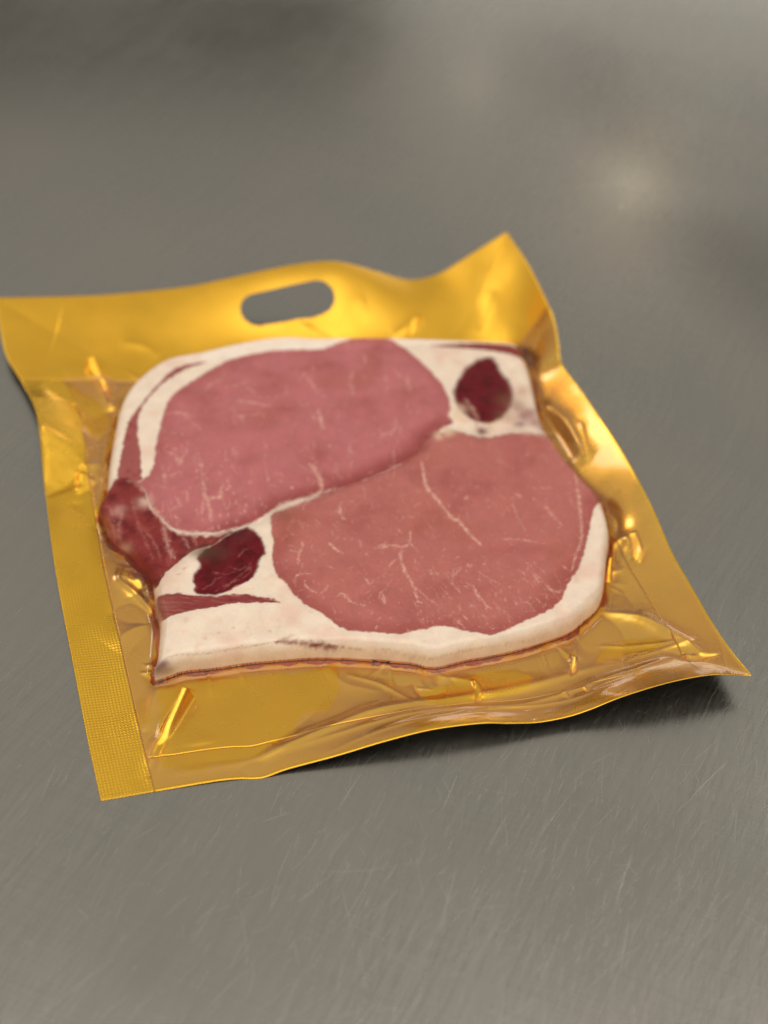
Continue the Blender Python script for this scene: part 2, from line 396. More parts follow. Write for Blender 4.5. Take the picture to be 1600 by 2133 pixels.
# fat: creamy towards the skin, pinkish by the muscle
lay(lin(236, 210, 176), sstep(5, 0, DU) * .6 * (.6 + .6 * n_mid))
lay(lin(236, 196, 178), sstep(.0, .5, n_big) * .5)
lay(lin(226, 190, 160), sstep(.15, .6, n_mid) * .35)
sA, sB = sdf(wx, wy, A_EYE), sdf(wx, wy, B_EYE)
mA, mB = sstep(-.6, .6, sA) * ~ISB, sstep(-.45, .55, sB) * ISB
lay(lin(199, 122, 125), mA); lay(lin(195, 120, 113), mB)
lay(lin(176, 98, 94), (mA + mB) * sstep(-.1, .55, n_big) * .6)
lay(lin(200, 128, 122), (mA + mB) * sstep(.1, .6, -n_mid) * .5)
lay(lin(176, 100, 82), (mA + mB) * sstep(.15, .55, fbm(GX / 30 + 4, GY / 30 + 2, 2)) * .4)
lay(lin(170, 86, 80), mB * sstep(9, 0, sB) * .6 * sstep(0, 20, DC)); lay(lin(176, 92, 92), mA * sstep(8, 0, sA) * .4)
lay(lin(152, 66, 64), mA * sstep(11, 0, DC) * .75)  # rear slice: shade of the crease painted into the flesh colour
lay(lin(160, 76, 68), mB * sstep(5, 0, DC) * .5)  # front slice: the same painted crease shade, narrower
lay(lin(168, 86, 86), mA * sstep(.3, .7, n_big + n_mid * .4) * .4)
fib = fbm(GX / .9 + GY * .25, GY / 4.5 - GX * .1, 3)
lay(lin(206, 140, 130), (mA + mB) * sstep(.2, .7, fib) * .3); lay(lin(160, 82, 78), (mA + mB) * sstep(.2, .7, -fib) * .25)
def blot(x, y, r, c, a, z=T, asp=1.0, ang=0):
    p = at(x, y, z); ca, sa = math.cos(math.radians(ang)), math.sin(math.radians(ang))
    dx, dy = ux - p[0], uy - p[1]
    d = np.hypot(dx * ca + dy * sa, (-dx * sa + dy * ca) / asp)
    lay(c, a * np.exp(-(d / r) ** 2) * (DU > -2))
# muscles other than the two eyes
m = sstep(-.2, .5, sdf(wx, wy, A_STREAK)) * ~ISB; lay(lin(172, 96, 92), m); lay(lin(152, 70, 74), m * sstep(0, .4, n_mid) * .6)
mt = sstep(-.2, .5, sdf(wx, wy, A_TAIL)) * ~ISB
lay(lin(146, 56, 54), mt); lay(lin(108, 30, 34), mt * sstep(0, .45, n_mid + .3 * n_big) * .8); lay(lin(180, 92, 84), mt * sstep(.15, .5, -n_mid) * .55)
m = sstep(-.2, .5, sdf(wx, wy, A_TSTREAK)) * ~ISB; lay(lin(150, 70, 66), m)
mdk = sstep(-1.4, 1.2, sdf(wx, wy, A_DARK)) * ~ISB
lay(lin(112, 18, 30), mdk); lay(lin(84, 5, 14), mdk * sstep(-.1, .4, n_mid) * .8)
save = colr.copy()
mb2 = sstep(-.7, .8, sdf(wx, wy, B_DARK)) * ISB
lay(lin(112, 16, 29), mb2); lay(lin(84, 5, 13), mb2 * sstep(-.1, .4, n_mid) * .8); lay(lin(128, 44, 48), mb2 * sstep(.1, .5, -n_mid) * .5)
mb3 = sstep(-.25, .4, sdf(wx, wy + .5 * fbm(GX / 12, GY / .9, 2), B_STREAK)) * ISB
lay(lin(152, 66, 66), mb3); lay(lin(190, 124, 112), mb3 * sstep(.0, .5, fbm(GX / 9, GY / .8, 3)) * .7); lay(lin(118, 40, 44), mb3 * sstep(.1, .5, fbm(GX / 9 + 5, GY / 1.0, 3)) * .6)
# browned patches and small pieces
for (x, y, r, c, a) in ((1050, 830, 4.5, (120, 72, 52), .75), (1040, 862, 3.5, (112, 66, 50), .7), (455, 1150, 5, (86, 52, 38), .7), (425, 1150, 4, (92, 62, 46), .75), (500, 1115, 4, (92, 46, 40), .4),
                        (405, 1150, 3, (150, 120, 95), .4), (590, 1068, 5, (150, 96, 74), .55), (1088, 815, 4.5, (196, 150, 124), .6), (1078, 846, 5, (176, 132, 112), .7), (1104, 860, 4, (160, 104, 100), .7), (1060, 872, 3.5, (200, 160, 130), .6), (1020, 890, 3, (214, 176, 150), .5), (1090, 868, 3.5, (164, 112, 112), .8), (1115, 880, 4, (176, 128, 124), .8),
                        (1002, 899, 3, (112, 34, 42), .9), (1085, 885, 2.5, (128, 74, 80), .7), (1135, 893, 3, (150, 80, 78), .7), (960, 850, 3.5, (236, 208, 180), .6),
                        (301, 1043, 3.2, (232, 200, 184), .95), (247, 1062, 3.4, (206, 150, 142), .8), (262, 1140, 3, (214, 170, 150), .7), (232, 1110, 3, (190, 120, 108), .6),
                        (330, 1140, 4, (118, 40, 42), .7), (312, 1185, 4, (128, 44, 40), .8), (390, 1130, 3.5, (110, 30, 36), .7),
                        (345, 1262, 5, (170, 110, 96), .5), (330, 1396, 3.2, (112, 74, 72), .95), (338, 1384, 2.6, (126, 84, 80), .8), (350, 1396, 2.4, (120, 78, 76), .7), (935, 900, 2.6, (238, 210, 178), .9), (912, 908, 2.2, (238, 205, 176), .9), (952, 865, 3.2, (240, 214, 186), .9), (968, 876, 2.4, (236, 206, 176), .8)):
    blot(x, y, r, lin(*c), a)
for (x, y, r) in ((455, 1318, .9), (485, 1308, .7), (428, 1330, .7), (560, 1315, .6), (505, 1345, .6)): blot(x, y, r, lin(214, 160, 130), .5)
blot(385, 1183, 1.3, lin(150, 118, 88), .5, asp=.4, ang=40); blot(372, 1195, 1.1, lin(160, 124, 92), .4, asp=.4, ang=30)
# veins and membranes
def vein(pts, wd, a=.8, c=(236, 188, 172), z=T, n=4):
    a = min(1, a * 1.15)
    p = W2(pts, z, n, False)
    lo, hi = p.min(0) - 4, p.max(0) + np.array([4, 14])
    i0, i1 = np.searchsorted(gx, [lo[0], hi[0]]); j0, j1 = np.searchsorted(gy, [lo[1], hi[1]])
    if i1 - i0 < 2 or j1 - j0 < 2: return
    s = np.s_[i0:i1, j0:j1]
    jx = GX[s] + perlin(GX[s] / 1.3, GY[s] / 1.3) * .55 + perlin(GX[s] / .55, GY[s] / .55) * .3; jy = GY[s] + perlin(GX[s] / 1.3 + 40, GY[s] / 1.3) * .55 + perlin(GX[s] / .55 + 9, GY[s] / .55) * .3
    d, t = seg_dist(jx, jy, p, False, True)
    wv = wd * (.55 + .6 * np.sin(np.clip(t, 0, 1) * math.pi) ** .6) * (1 + .7 * perlin(GX[s] / 2.2, GY[s] / 2.2))
    mk = np.exp(-(d / np.maximum(wv, .12)) ** 2) * a * (.75 + .5 * perlin(GX[s] / 3 + 20, GY[s] / 3)) * (.45 + .55 * sstep(-.45, .1, perlin(GX[s] / 1.7 + 3, GY[s] / 1.7)) if wd < .9 else 1)
    mk = np.clip(mk, 0, 1)[..., None]
    colr[s] = colr[s] * (1 - mk) + lin(*c) * mk
for pts, wd, a in (
    ([(878, 961), (884, 995), (891, 1018), (915, 1045), (942, 1079), (955, 1086), (979, 1113), (1003, 1136)], .75, .9),
    ([(889, 1022), (897, 1020)], .7, .8), ([(951, 1085), (957, 1074)], .5, .7),
    ([(780, 1142), (800, 1140), (817, 1136), (837, 1139), (854, 1129), (854, 1106)], .5, .85), ([(854, 1129), (862, 1140), (871, 1150)], .4, .7),
    ([(837, 1139), (834, 1160), (844, 1190), (861, 1221), (871, 1254)], .5, .9), ([(861, 1221), (881, 1237), (901, 1254)], .35, .75), ([(834, 1160), (822, 1168), (810, 1180)], .35, .6),
    ([(854, 1262), (868, 1254), (880, 1257)], .35, .6), ([(982, 1214), (999, 1244), (1013, 1261), (1012, 1276)], .4, .75), ([(1013, 1261), (1026, 1268)], .3, .6),
    ([(996, 1190), (1018, 1204), (1040, 1217)], .3, .7), ([(1050, 1123), (1087, 1124), (1134, 1133)], .4, .55), ([(1067, 1048), (1080, 1080), (1094, 1106)], .35, .5),
    ([(1198, 985), (1203, 1020), (1207, 1052), (1212, 1116), (1204, 1145), (1198, 1163), (1190, 1190)], .65, .75), ([(1138, 1218), (1155, 1235), (1168, 1230)], .6, .7),
    ([(631, 1128), (628, 1145), (621, 1158), (624, 1176)], .5, .7), ([(604, 1145), (620, 1150)], .3, .5), ([(685, 1130), (700, 1144), (715, 1152)], .5, .75), ([(749, 1126), (753, 1142)], .4, .5),
    ([(786, 1138), (800, 1134), (817, 1136)], .4, .6), ([(611, 1209), (620, 1198), (631, 1195), (651, 1195)], .4, .7), ([(634, 1209), (638, 1222), (658, 1236)], .45, .75), ([(682, 1216), (680, 1226), (668, 1236)], .4, .7),
    ([(702, 1243), (712, 1236), (724, 1246), (736, 1256), (759, 1261)], .45, .8), ([(759, 1202), (772, 1216), (780, 1206)], .45, .7), ([(797, 1236), (803, 1256)], .35, .6), ([(790, 1238), (806, 1222), (815, 1208)], .3, .5),
    ([(709, 1047), (709, 1070), (719, 1084)], .7, .55), ([(690, 1064), (709, 1066)], .4, .5), ([(604, 1088), (618, 1084), (632, 1100)], .35, .45), ([(604, 1108), (612, 1116)], .3, .45),
    ([(789, 1240), (795, 1248), (803, 1260)], .35, .6), ([(930, 1190), (945, 1198), (962, 1180)], .4, .5), ([(945, 1184), (942, 1218)], .35, .5), ([(976, 1176), (979, 1182)], .7, .7),
    ([(890, 1190), (900, 1188), (896, 1196)], .4, .5), ([(1170, 1176), (1182, 1186)], .5, .6), ([(1074, 1028), (1088, 1036)], .8, .5), ([(1140, 1060), (1150, 1074), (1172, 1094)], .6, .5),
    ([(1180, 1008), (1192, 1005)], .6, .45), ([(1110, 1016), (1155, 1016)], .5, .4), ([(812, 972), (835, 966)], .6, .5), ([(755, 1004), (765, 996)], .7, .5), ([(970, 1040), (974, 1034)], .8, .5),
    # upper slice
    ([(494, 835), (520, 838), (561, 845)], .8, .5), ([(342, 862), (375, 860), (403, 867)], .6, .45), ([(484, 868), (515, 866), (545, 861)], .6, .4), ([(663, 853), (668, 872), (673, 893)], .9, .6), ([(632, 778), (650, 800), (663, 825)], .6, .4),
    ([(512, 805), (531, 819)], .6, .4), ([(420, 998), (424, 1015), (430, 1035), (437, 1060), (440, 1086)], .8, .6), ([(424, 1031), (440, 1037), (457, 1036)], .7, .6), ([(462, 1014), (457, 1040)], .7, .6), ([(424, 1035), (421, 1072)], .6, .5),
    ([(646, 968), (660, 985), (669, 1004), (669, 1026)], 1.0, .7), ([(734, 771), (731, 800), (737, 822)], .8, .4), ([(848, 778), (855, 819)], .8, .4), ([(825, 873), (822, 893), (812, 908)], .8, .45), ([(400, 880), (420, 894)], .7, .4),
    ([(345, 940), (365, 948), (372, 968)], .7, .5), ([(415, 950), (420, 975)], .7, .5), ([(376, 965), (385, 945)], .6, .5), ([(787, 917), (800, 905), (825, 897)], .6, .35), ([(470, 790), (440, 800), (425, 820)], .5, .35)):
    vein(pts, wd, a)
FATW = (238, 212, 196)
vein([(669, 1026), (640, 1040), (600, 1050), (570, 1064)], 1.5, .95, FATW); vein([(700, 1015), (669, 1030)], .5, .8, FATW)
vein([(570, 1062), (540, 1082), (500, 1098), (450, 1110), (420, 1112)], .55, .85, FATW); vein([(455, 1112), (420, 1112), (385, 1110), (358, 1102)], 1.1, .95, FATW)
vein([(358, 1102), (340, 1082), (326, 1064), (310, 1050)], .8, .85, (226, 176, 164)); vein([(339, 1092), (346, 1118), (352, 1140), (364, 1162)], .9, .8, (214, 160, 150)); vein([(380, 1108), (387, 1128), (393, 1140)], .8, .7, (206, 150, 146))
vein([(226, 1075), (236, 1100), (240, 1128)], .6, .5, (206, 140, 128)); vein([(275, 1040), (285, 1080), (300, 1120), (318, 1160)], .6, .45, (200, 130, 120)); vein([(300, 1100), (322, 1130), (335, 1165)], .5, .5, (206, 140, 130)); vein([(402, 1118), (410, 1134)], .6, .5, (206, 140, 130))
vein([(300, 1020), (280, 1004), (262, 1000)], .8, .6, (220, 168, 150)); vein([(255, 1068), (250, 1090), (248, 1112), (256, 1134)], .8, .5, (214, 160, 146))
vein([(1010, 908), (1040, 900), (1075, 896), (1110, 901), (1148, 908)], 1.5, .95, FATW); vein([(970, 829), (984, 850), (994, 872), (992, 890)], .9, .7, (206, 160, 140)); vein([(1020, 885), (1050, 872)], 1.2, .8, (222, 190, 160))
for pts in ([(420, 1228), (440, 1216), (452, 1204), (470, 1200)], [(445, 1232), (470, 1218), (500, 1205)], [(465, 1228), (490, 1205), (515, 1185), (522, 1170)], [(440, 1190), (470, 1195), (490, 1188)], [(495, 1160), (510, 1145), (520, 1140)],
            [(505, 1205), (520, 1190), (525, 1175)], [(415, 1222), (405, 1224)], [(480, 1180), (500, 1186), (512, 1176)]):
    vein(pts, .35, .55, (176, 108, 100))
# random flecks of marbling
def flecks(n, box, mask, ang, sp, L, wd, a):
    for k in range(n):
        x, y = rng.uniform(box[0], box[2]), rng.uniform(box[1], box[3])
        p = at(x, y, T); i, j = np.searchsorted(gx, p[0]), np.searchsorted(gy, p[1])
        if not (0 <= i < len(gx) and 0 <= j < len(gy)) or not mask[i, j]: continue
        an = math.radians(rng.normal(ang, sp)); l = rng.exponential(L) + 2
        pts = [(x, y), (x + l * .5 * math.cos(an) + rng.normal(0, 1.5), y + l * .5 * math.sin(an) + rng.normal(0, 1.5)), (x + l * math.cos(an), y + l * math.sin(an))]
        vein(pts, wd * rng.uniform(.6, 1.3), a * rng.uniform(.4, 1.1), n=3)
        if rng.random() < .3:
            an += rng.choice([-1, 1]) * rng.uniform(.5, 1.3)
            vein([pts[1], (pts[1][0] + l * .6 * math.cos(an), pts[1][1] + l * .6 * math.sin(an))], wd * .7, a * .6, n=2)
flecks(620, (560, 900, 1250, 1320), mB > .9, 55, 45, 5.5, .24, .42)
flecks(260, (280, 700, 940, 1110), mA > .9, 80, 30, 9, .5, .4)
flecks(90, (300, 930, 560, 1100), mA > .9, 85, 18, 12, .4, .4)
flecks(120, (850, 1170, 1150, 1310), mB > .9, 50, 12, 16, .2, .55)
# skin side of the lower slice: crack, gash and browning
RIND_D = 2.6
vein([(345, 1371), (371, 1364), (422, 1362), (469, 1354), (516, 1347), (574, 1337)], .35, .55, (176, 132, 84))
vein([(574, 1337), (617, 1338), (644, 1343), (680, 1347), (716, 1350)], 1.1, .85, (150, 92, 70)); vein([(650, 1343), (672, 1346), (700, 1349)], 1.6, .95, (132, 46, 32)); vein([(590, 1332), (618, 1334)], 1.4, .6, (170, 120, 96))
vein([(716, 1350), (760, 1353), (820, 1356), (850, 1366), (900, 1371), (940, 1362), (990, 1352), (1084, 1337), (1180, 1318)], .4, .5, (180, 142, 104))
lay(lin(224, 192, 150), sstep(1.6, .4, DU) * ISB * .4)
colr = np.clip(colr, 0.004, 1)

# ---- meshes: one continuous surface cut into the slices and their parts
zz = np.maximum(H, .7) + np.where(DU > .6, .12 * n_fine + .25 * n_mid, 0) * sstep(.6, 4, DU)
def relief(mask, amt):
    global zz
    zz = zz + amt * mask
relief(mt, -.7); relief(mt * np.clip(n_mid, -1, 1), 1.6); relief(mdk, -.5); relief(mb2, -.35); relief(mb3, -.25)
MV = np.c_[PGX.ravel(), PGY.ravel(), zz.ravel()]
MF = grid_faces(len(gx), len(gy))
cen = lambda a: a.ravel()[MF].mean(1)
fin = cen(DU) > -.15
fB = cen(ISB.astype(float)) > .5
lab = np.zeros(len(MF), int)                                   # 0 fat
for k, f in ((1, mA + mB), (2, m * 0 + mdk + mb2), (4, mt)): lab[cen(f) > .5] = k
strk = sstep(-.2, .5, sdf(wx, wy, A_STREAK)) * ~ISB + sstep(-.2, .5, sdf(wx, wy, A_TSTREAK)) * ~ISB + mb3
lab[cen(strk) > .5] = 3
lab[(cen(sstep(-.2, .5, sdf(wx, wy, A_TSTREAK)) * ~ISB) > .5)] = 6
front = cen(GY) < at(800, 1200, T)[1]
lab[(lab == 0) & (cen(DU) < RIND_D) & fB & front] = 5
sliceA = empty('pork_loin_slice', (0, 0, 0), 'rear pork loin slice by the handle end, with its white fat rim at the back', 'pork slice', 'pork loin slices in the pouch')
sliceB = empty('pork_loin_slice', (0, 0, 0), 'front pork loin slice, with a thick white fat edge and rind at the front', 'pork slice', 'pork loin slices in the pouch')
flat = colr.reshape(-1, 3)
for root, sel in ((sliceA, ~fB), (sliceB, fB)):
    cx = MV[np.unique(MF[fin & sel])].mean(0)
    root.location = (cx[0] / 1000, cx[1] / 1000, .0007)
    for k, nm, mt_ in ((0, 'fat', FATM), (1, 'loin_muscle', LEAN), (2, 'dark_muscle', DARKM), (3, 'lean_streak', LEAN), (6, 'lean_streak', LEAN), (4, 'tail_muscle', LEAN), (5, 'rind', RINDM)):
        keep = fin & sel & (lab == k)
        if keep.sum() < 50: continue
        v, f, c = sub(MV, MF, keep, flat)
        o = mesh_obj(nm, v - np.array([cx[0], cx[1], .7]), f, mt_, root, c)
        if nm == 'dark_muscle': o['label'] = 'small oval of dark red muscle set in the fat'

# ------------------------------------------------------------------ the pouch
def edge(pts, n=8): return smooth(np.array([at(x, y, z) for x, y, z in pts]), n)
LEFT = edge([(210, 1668, .3), (195, 1600, .4), (180, 1530, .7), (155, 1400, 1.5), (130, 1270, 2.5), (114, 1180, 3.5), (103, 1100, 4.5), (97, 1050, 3), (91, 1000, 3.2), (86, 950, 6.5), (82, 905, 10), (73, 850, 9.5), (45, 795, 6.5), (15, 745, 6.5), (3, 700, 8), (-4, 660, 10), (-12, 620, 12)])
BOT = edge([(210, 1668, .3), (285, 1655, .4), (360, 1642, .5), (450, 1627, .8), (500, 1622, .6), (545, 1621, .3), (600, 1602, 2), (700, 1575, 5), (800, 1545, 8.5), (900, 1520, 11), (1000, 1507, 10.5), (1060, 1507, 8.5), (1120, 1505, 6.5), (1180, 1494, 6.5), (1230, 1478, 8.5), (1300, 1450, 13), (1400, 1420, 17), (1490, 1405, 17), (1567, 1408, 13)])
RIGHT = edge([(1567, 1408, 13), (1520, 1350, 9.5), (1480, 1290, 8), (1440, 1220, 8), (1400, 1150, 9.5), (1365, 1070, 13), (1330, 1000, 16.5), (1290, 930, 17), (1250, 870, 16.5), (1205, 805, 14.5), (1170, 758, 13), (1163, 715, 19), (1155, 670, 25), (1140, 630, 30), (1100, 550, 34), (1055, 483, 34)])
TOP = edge([(-12, 620, 12), (100, 618, 11), (200, 615, 10), (300, 607, 10.5), (400, 595, 12.5), (500, 574, 17), (600, 553, 21.5), (660, 545, 22.5), (705, 545, 22), (760, 558, 17), (830, 579, 9.5), (870, 582, 8.5), (920, 567, 12), (980, 530, 22), (1055, 483, 34)])
def resample(c, n, xy_uniform=True):
    L = np.r_[0, np.cumsum(np.linalg.norm(np.diff(c, axis=0), axis=1))]; L /= L[-1]
    t = np.linspace(0, 1, n)
    return np.c_[[np.interp(t, L, c[:, k]) for k in range(3)]].T
NS, NT = 470, 520
bS, tS, lT, rT = resample(BOT, NS), resample(TOP, NS), resample(LEFT, NT), resample(RIGHT, NT)
s = np.linspace(0, 1, NS)[:, None, None]; t = np.linspace(0, 1, NT)[None, :, None]
PO = (1 - t) * bS[:, None] + t * tS[:, None] + (1 - s) * lT[None] + s * rT[None] \
    - ((1 - s) * (1 - t) * bS[0] + s * (1 - t) * bS[-1] + (1 - s) * t * tS[0] + s * t * tS[-1])
PX, PY, PZ = PO[..., 0], PO[..., 1], PO[..., 2]
S, Tt = np.broadcast_to(s[..., 0], PX.shape), np.broadcast_to(t[..., 0], PX.shape)
WID, HEI = 247.0, 285.0
de = np.minimum(np.minimum(S, 1 - S) * WID, np.minimum(Tt, 1 - Tt) * HEI)
hM, dM, _, _ = meat_height(PX, PY)
dm = np.clip(-sdf(PX, PY, OUT), 0, None)
s0, s1, t0, t1 = .077, .925, .05, .80
_q = dm / (dm + de * (.95 - .15 * sstep(.05, .4, Tt)) + 1e-6)
_lin = sstep(.7, .88, S)                                          # the right border is one flat strip
lift = sstep(0, 1, _q) * (1 - _lin) + _q * _lin
foil = PZ * lift ** (1 + .9 * sstep(.3, .1, Tt))
pocket = sstep(0, .02, S - s0) * sstep(0, .02, s1 - S) * sstep(0, .015, Tt - t0) * sstep(0, .05, t1 + .06 - Tt)
near = np.exp(-dm / 18)
foil = foil + pocket * (1.0 * fbm(PX / 40, PY / 40, 2) + .14 * fbm(PX / 13 + 5, PY / 13, 2)) * sstep(0, 6, dm)
foil = foil + (1 - pocket) * .35 * fbm(PX / 30, PY / 30, 2) * sstep(0, 10, de)
def ridge(pts, amp, wd, sharp=1.12, z=2.0, taper=1.0, asym=0):
    """a fold along a line; amp and wd in mm"""
    p = W2(pts, z, 5, False)
    d, tt = seg_dist(PX, PY, p, False, True)
    env = np.clip(np.sin(np.clip(tt, 0, 1) * math.pi), 0, 1) ** (.5 * taper) if taper else 1
    return amp * env * np.exp(-(d / wd) ** sharp)
for args in (
    ([(395, 1430), (370, 1480), (340, 1530), (312, 1600), (306, 1620)], 2.2, 2.4),
    ([(305, 1615), (315, 1640)], 1.2, 1.6), ([(345, 1410), (318, 1450), (300, 1520)], 1.4, 4),
    ([(330, 1285), (290, 1240), (248, 1205), (262, 1170)], 2.4, 2.0), ([(300, 1215), (275, 1200), (290, 1190)], 1.8, 2.5), ([(325, 1290), (270, 1310), (230, 1345)], 1.2, 5), ([(330, 1280), (270, 1270), (215, 1275)], -1.2, 5),
    ([(235, 850), (215, 800), (195, 775), (180, 770)], 3.2, 3.0), ([(225, 880), (150, 845), (90, 815)], -2.2, 5), ([(222, 960), (170, 975), (120, 985)], 2.2, 6), ([(205, 1060), (170, 1050), (120, 1040)], -1.2, 4),
    ([(215, 930), (170, 880), (150, 900)], -1.4, 4),
    ([(660, 1378), (650, 1440), (600, 1490), (560, 1540)], -1.0, 6), ([(660, 1378), (720, 1420), (800, 1440)], 1.0, 5), ([(890, 1396), (880, 1430), (930, 1440)], -1.4, 3.5), ([(900, 1400), (985, 1420), (1000, 1460)], 1.2, 2.5),
    ([(870, 1400), (860, 1440), (900, 1470)], .9, 2), ([(340, 1610), (500, 1585), (640, 1535), (800, 1480), (1000, 1450), (1200, 1400), (1330, 1370)], 1.5, 2.6, 1.6), ([(600, 1560), (760, 1520), (900, 1490), (1060, 1478), (1200, 1440), (1400, 1380)], 1.1, 1.8),
    ([(640, 1590), (800, 1535), (1000, 1492), (1200, 1462), (1320, 1425)], .8, 1.1), ([(720, 1400), (800, 1425), (870, 1470)], .8, 1.2), ([(1240, 1340), (1330, 1345), (1420, 1350)], .8, 1.2), ([(1010, 1500), (1020, 1480)], .7, .9), ([(1170, 1440), (1185, 1462)], .9, .9), ([(1215, 1435), (1222, 1452)], .9, .8),
    ([(1190, 1322), (1200, 1360), (1190, 1400)], 1.3, 2.5), ([(1250, 1268), (1330, 1290), (1400, 1335), (1470, 1395)], 2.6, 2.6), ([(1255, 1272), (1300, 1330), (1290, 1380)], -.9, 5), ([(1300, 1378), (1380, 1360), (1460, 1352)], .9, 1.8),
    ([(1262, 1150), (1295, 1130), (1325, 1165)], 2.4, 3.0), ([(1262, 1190), (1300, 1230), (1330, 1280)], -1.0, 5), ([(1255, 1050), (1285, 1090), (1280, 1130)], -2.0, 3.5),
    ([(1125, 840), (1170, 890), (1210, 960), (1222, 975)], 2.6, 2.4), ([(1130, 860), (1165, 910), (1195, 965)], -2.2, 3.5), ([(1105, 770), (1135, 700), (1120, 640)], -3.0, 5), ([(1085, 715), (1120, 690), (1160, 700)], -2.4, 4),
    ([(640, 690), (652, 675), (668, 668)], -1.6, 5), ([(690, 700), (720, 668), (760, 660)], 1.0, 4), ([(820, 700), (860, 680), (880, 665)], 1.2, 2.5), ([(1000, 705), (1015, 680), (1020, 655)], 1.4, 2.5), 
    ([(330, 740), (300, 725), (250, 720)], 1.0, 4)):
    foil = foil + ridge(*args) * sstep(0, 2.0, dm) * sstep(0, 14, de)
# creases where the film is drawn tight round the meat
for k in range(120):
    i = rng.integers(0, len(OUT)); p = OUT[i]; q = OUT[(i + 2) % len(OUT)]
    tn = (q - p) / np.linalg.norm(q - p); nn = np.array([tn[1], -tn[0]])
    if inside(np.array([p[0] + nn[0] * 3]), np.array([p[1] + nn[1] * 3]), OUT)[0]: nn = -nn
    an = rng.normal(0, .4); nn = np.array([nn[0] * math.cos(an) - nn[1] * math.sin(an), nn[0] * math.sin(an) + nn[1] * math.cos(an)])
    L = rng.uniform(6, 20)
    ln = np.array([p + nn * .5, p + nn * L * .5, p + nn * L])
    d, tt = seg_dist(PX, PY, ln, False, True)
    foil = foil + pocket * rng.uniform(-.7, 1.1) * (1 - tt) * np.exp(-(d / rng.uniform(.7, 1.8)) ** 1.2) * sstep(0, 1.5, dm)
# sharp little facets pulled into the foil beside the meat; each leans towards one of the lamps
def facet(pts, lamp, amt=1.0, soft=.8, z=3.0, wob=.25):
    global foil
    pl = W2(pts, z, 1); c = pl.mean(0)
    m_ = sstep(-soft, soft, sdf(PX, PY, pl)) * amt
    if m_.max() <= 0: return
    z0 = float((foil * m_).sum() / m_.sum()); P0 = np.array([c[0], c[1], z0])
    v_ = (CAM - P0) / np.linalg.norm(CAM - P0); l_ = np.array(lamp) * 1000 - P0; l_ = l_ / np.linalg.norm(l_)
    n_ = v_ + l_; n_ = n_ / np.linalg.norm(n_)
    pln = z0 - (n_[0] * (PX - c[0]) + n_[1] * (PY - c[1])) / n_[2] + wob * fbm(PX / 7, PY / 7, 2)
    foil = foil * (1 - m_) + np.maximum(pln, .4) * m_
L_TOP, L_SIDE, L_SPOT = (.1, -.6, 2.3), (-1.55, .95, 1.0), (1.25, .8, 1.9)
for a_ in (([(158, 978), (218, 1000), (205, 1012), (160, 1024)], L_SPOT), ([(92, 915), (150, 935), (168, 960), (166, 1005), (98, 1030)], L_SPOT, .8, 2.5),
           ([(1306, 1120), (1322, 1122), (1336, 1160), (1330, 1178), (1314, 1165)], L_SIDE, 1, .6),
           ([(1262, 1165), (1276, 1165), (1272, 1250), (1260, 1245)], L_TOP, .9, .7), ([(1196, 900), (1206, 905), (1224, 966), (1214, 966)], L_SIDE, 1, .5), ([(1128, 862), (1138, 862), (1158, 904), (1150, 906)], L_SIDE, 1, .5),
           ([(183, 768), (200, 760), (236, 826), (226, 834), (205, 792), (186, 782)], L_TOP, .9, .8), ([(380, 1440), (398, 1446), (360, 1510), (335, 1560), (322, 1612), (304, 1612), (318, 1560), (345, 1500)], L_TOP, .9, .9),
           ([(868, 1422), (905, 1426), (892, 1446), (874, 1446)], L_TOP, .9, .6), ([(985, 1412), (1000, 1425), (1000, 1462), (990, 1465), (992, 1440)], L_SPOT, .8, .5), ([(1190, 1362), (1202, 1366), (1200, 1398), (1190, 1402)], L_TOP, .8, .6),
           ([(255, 1196), (292, 1210), (300, 1220), (285, 1222)], L_TOP, .9, .5), ([(1420, 1378), (1490, 1384), (1440, 1396)], L_SPOT, .8, .7), ([(858, 672), (872, 668), (862, 694), (850, 696)], L_TOP, .8, .6)):
    facet(*a_)
foil = np.maximum(foil, np.where(dm > 0, .35, .35))
foil = np.where(dm <= 0, .35, foil)
# handle hole
HC = np.array([598, 633.])
def project(P):
    d = P - CAM; z = d @ FWD
    return np.stack([800 + FPX * (d @ RGT) / z, 1066.5 - FPX * (d @ UPV) / z], -1)
pr = project(np.stack([PX, PY, foil], -1))
def find(px):
    k = np.argmin(((pr - np.array(px)) ** 2).sum(-1)); i, j = np.unravel_index(k, PX.shape); return np.array([S[i, j] * WID, Tt[i, j] * HEI])
h0, h1 = find((533, 643)), find((664, 616))
HR = 7.2
U, Vv = S * WID, Tt * HEI
ax = h1 - h0; LL = ax @ ax
tq = np.clip(((U - h0[0]) * ax[0] + (Vv - h0[1]) * ax[1]) / LL, 0, 1)
hx, hy = U - h0[0] - tq * ax[0], Vv - h0[1] - tq * ax[1]
hd = np.hypot(hx, hy) - HR
FX, FY, FZ = PX, PY, foil
PV = np.c_[FX.ravel(), FY.ravel(), FZ.ravel()]; PF = grid_faces(NS, NT)
pcen = lambda a: a.ravel()[PF].mean(1)
hv = hd.ravel()
hit = (hv[PF] < 0).any(1); solid = ~hit
cutV, cutUV, cutF = [], [], []
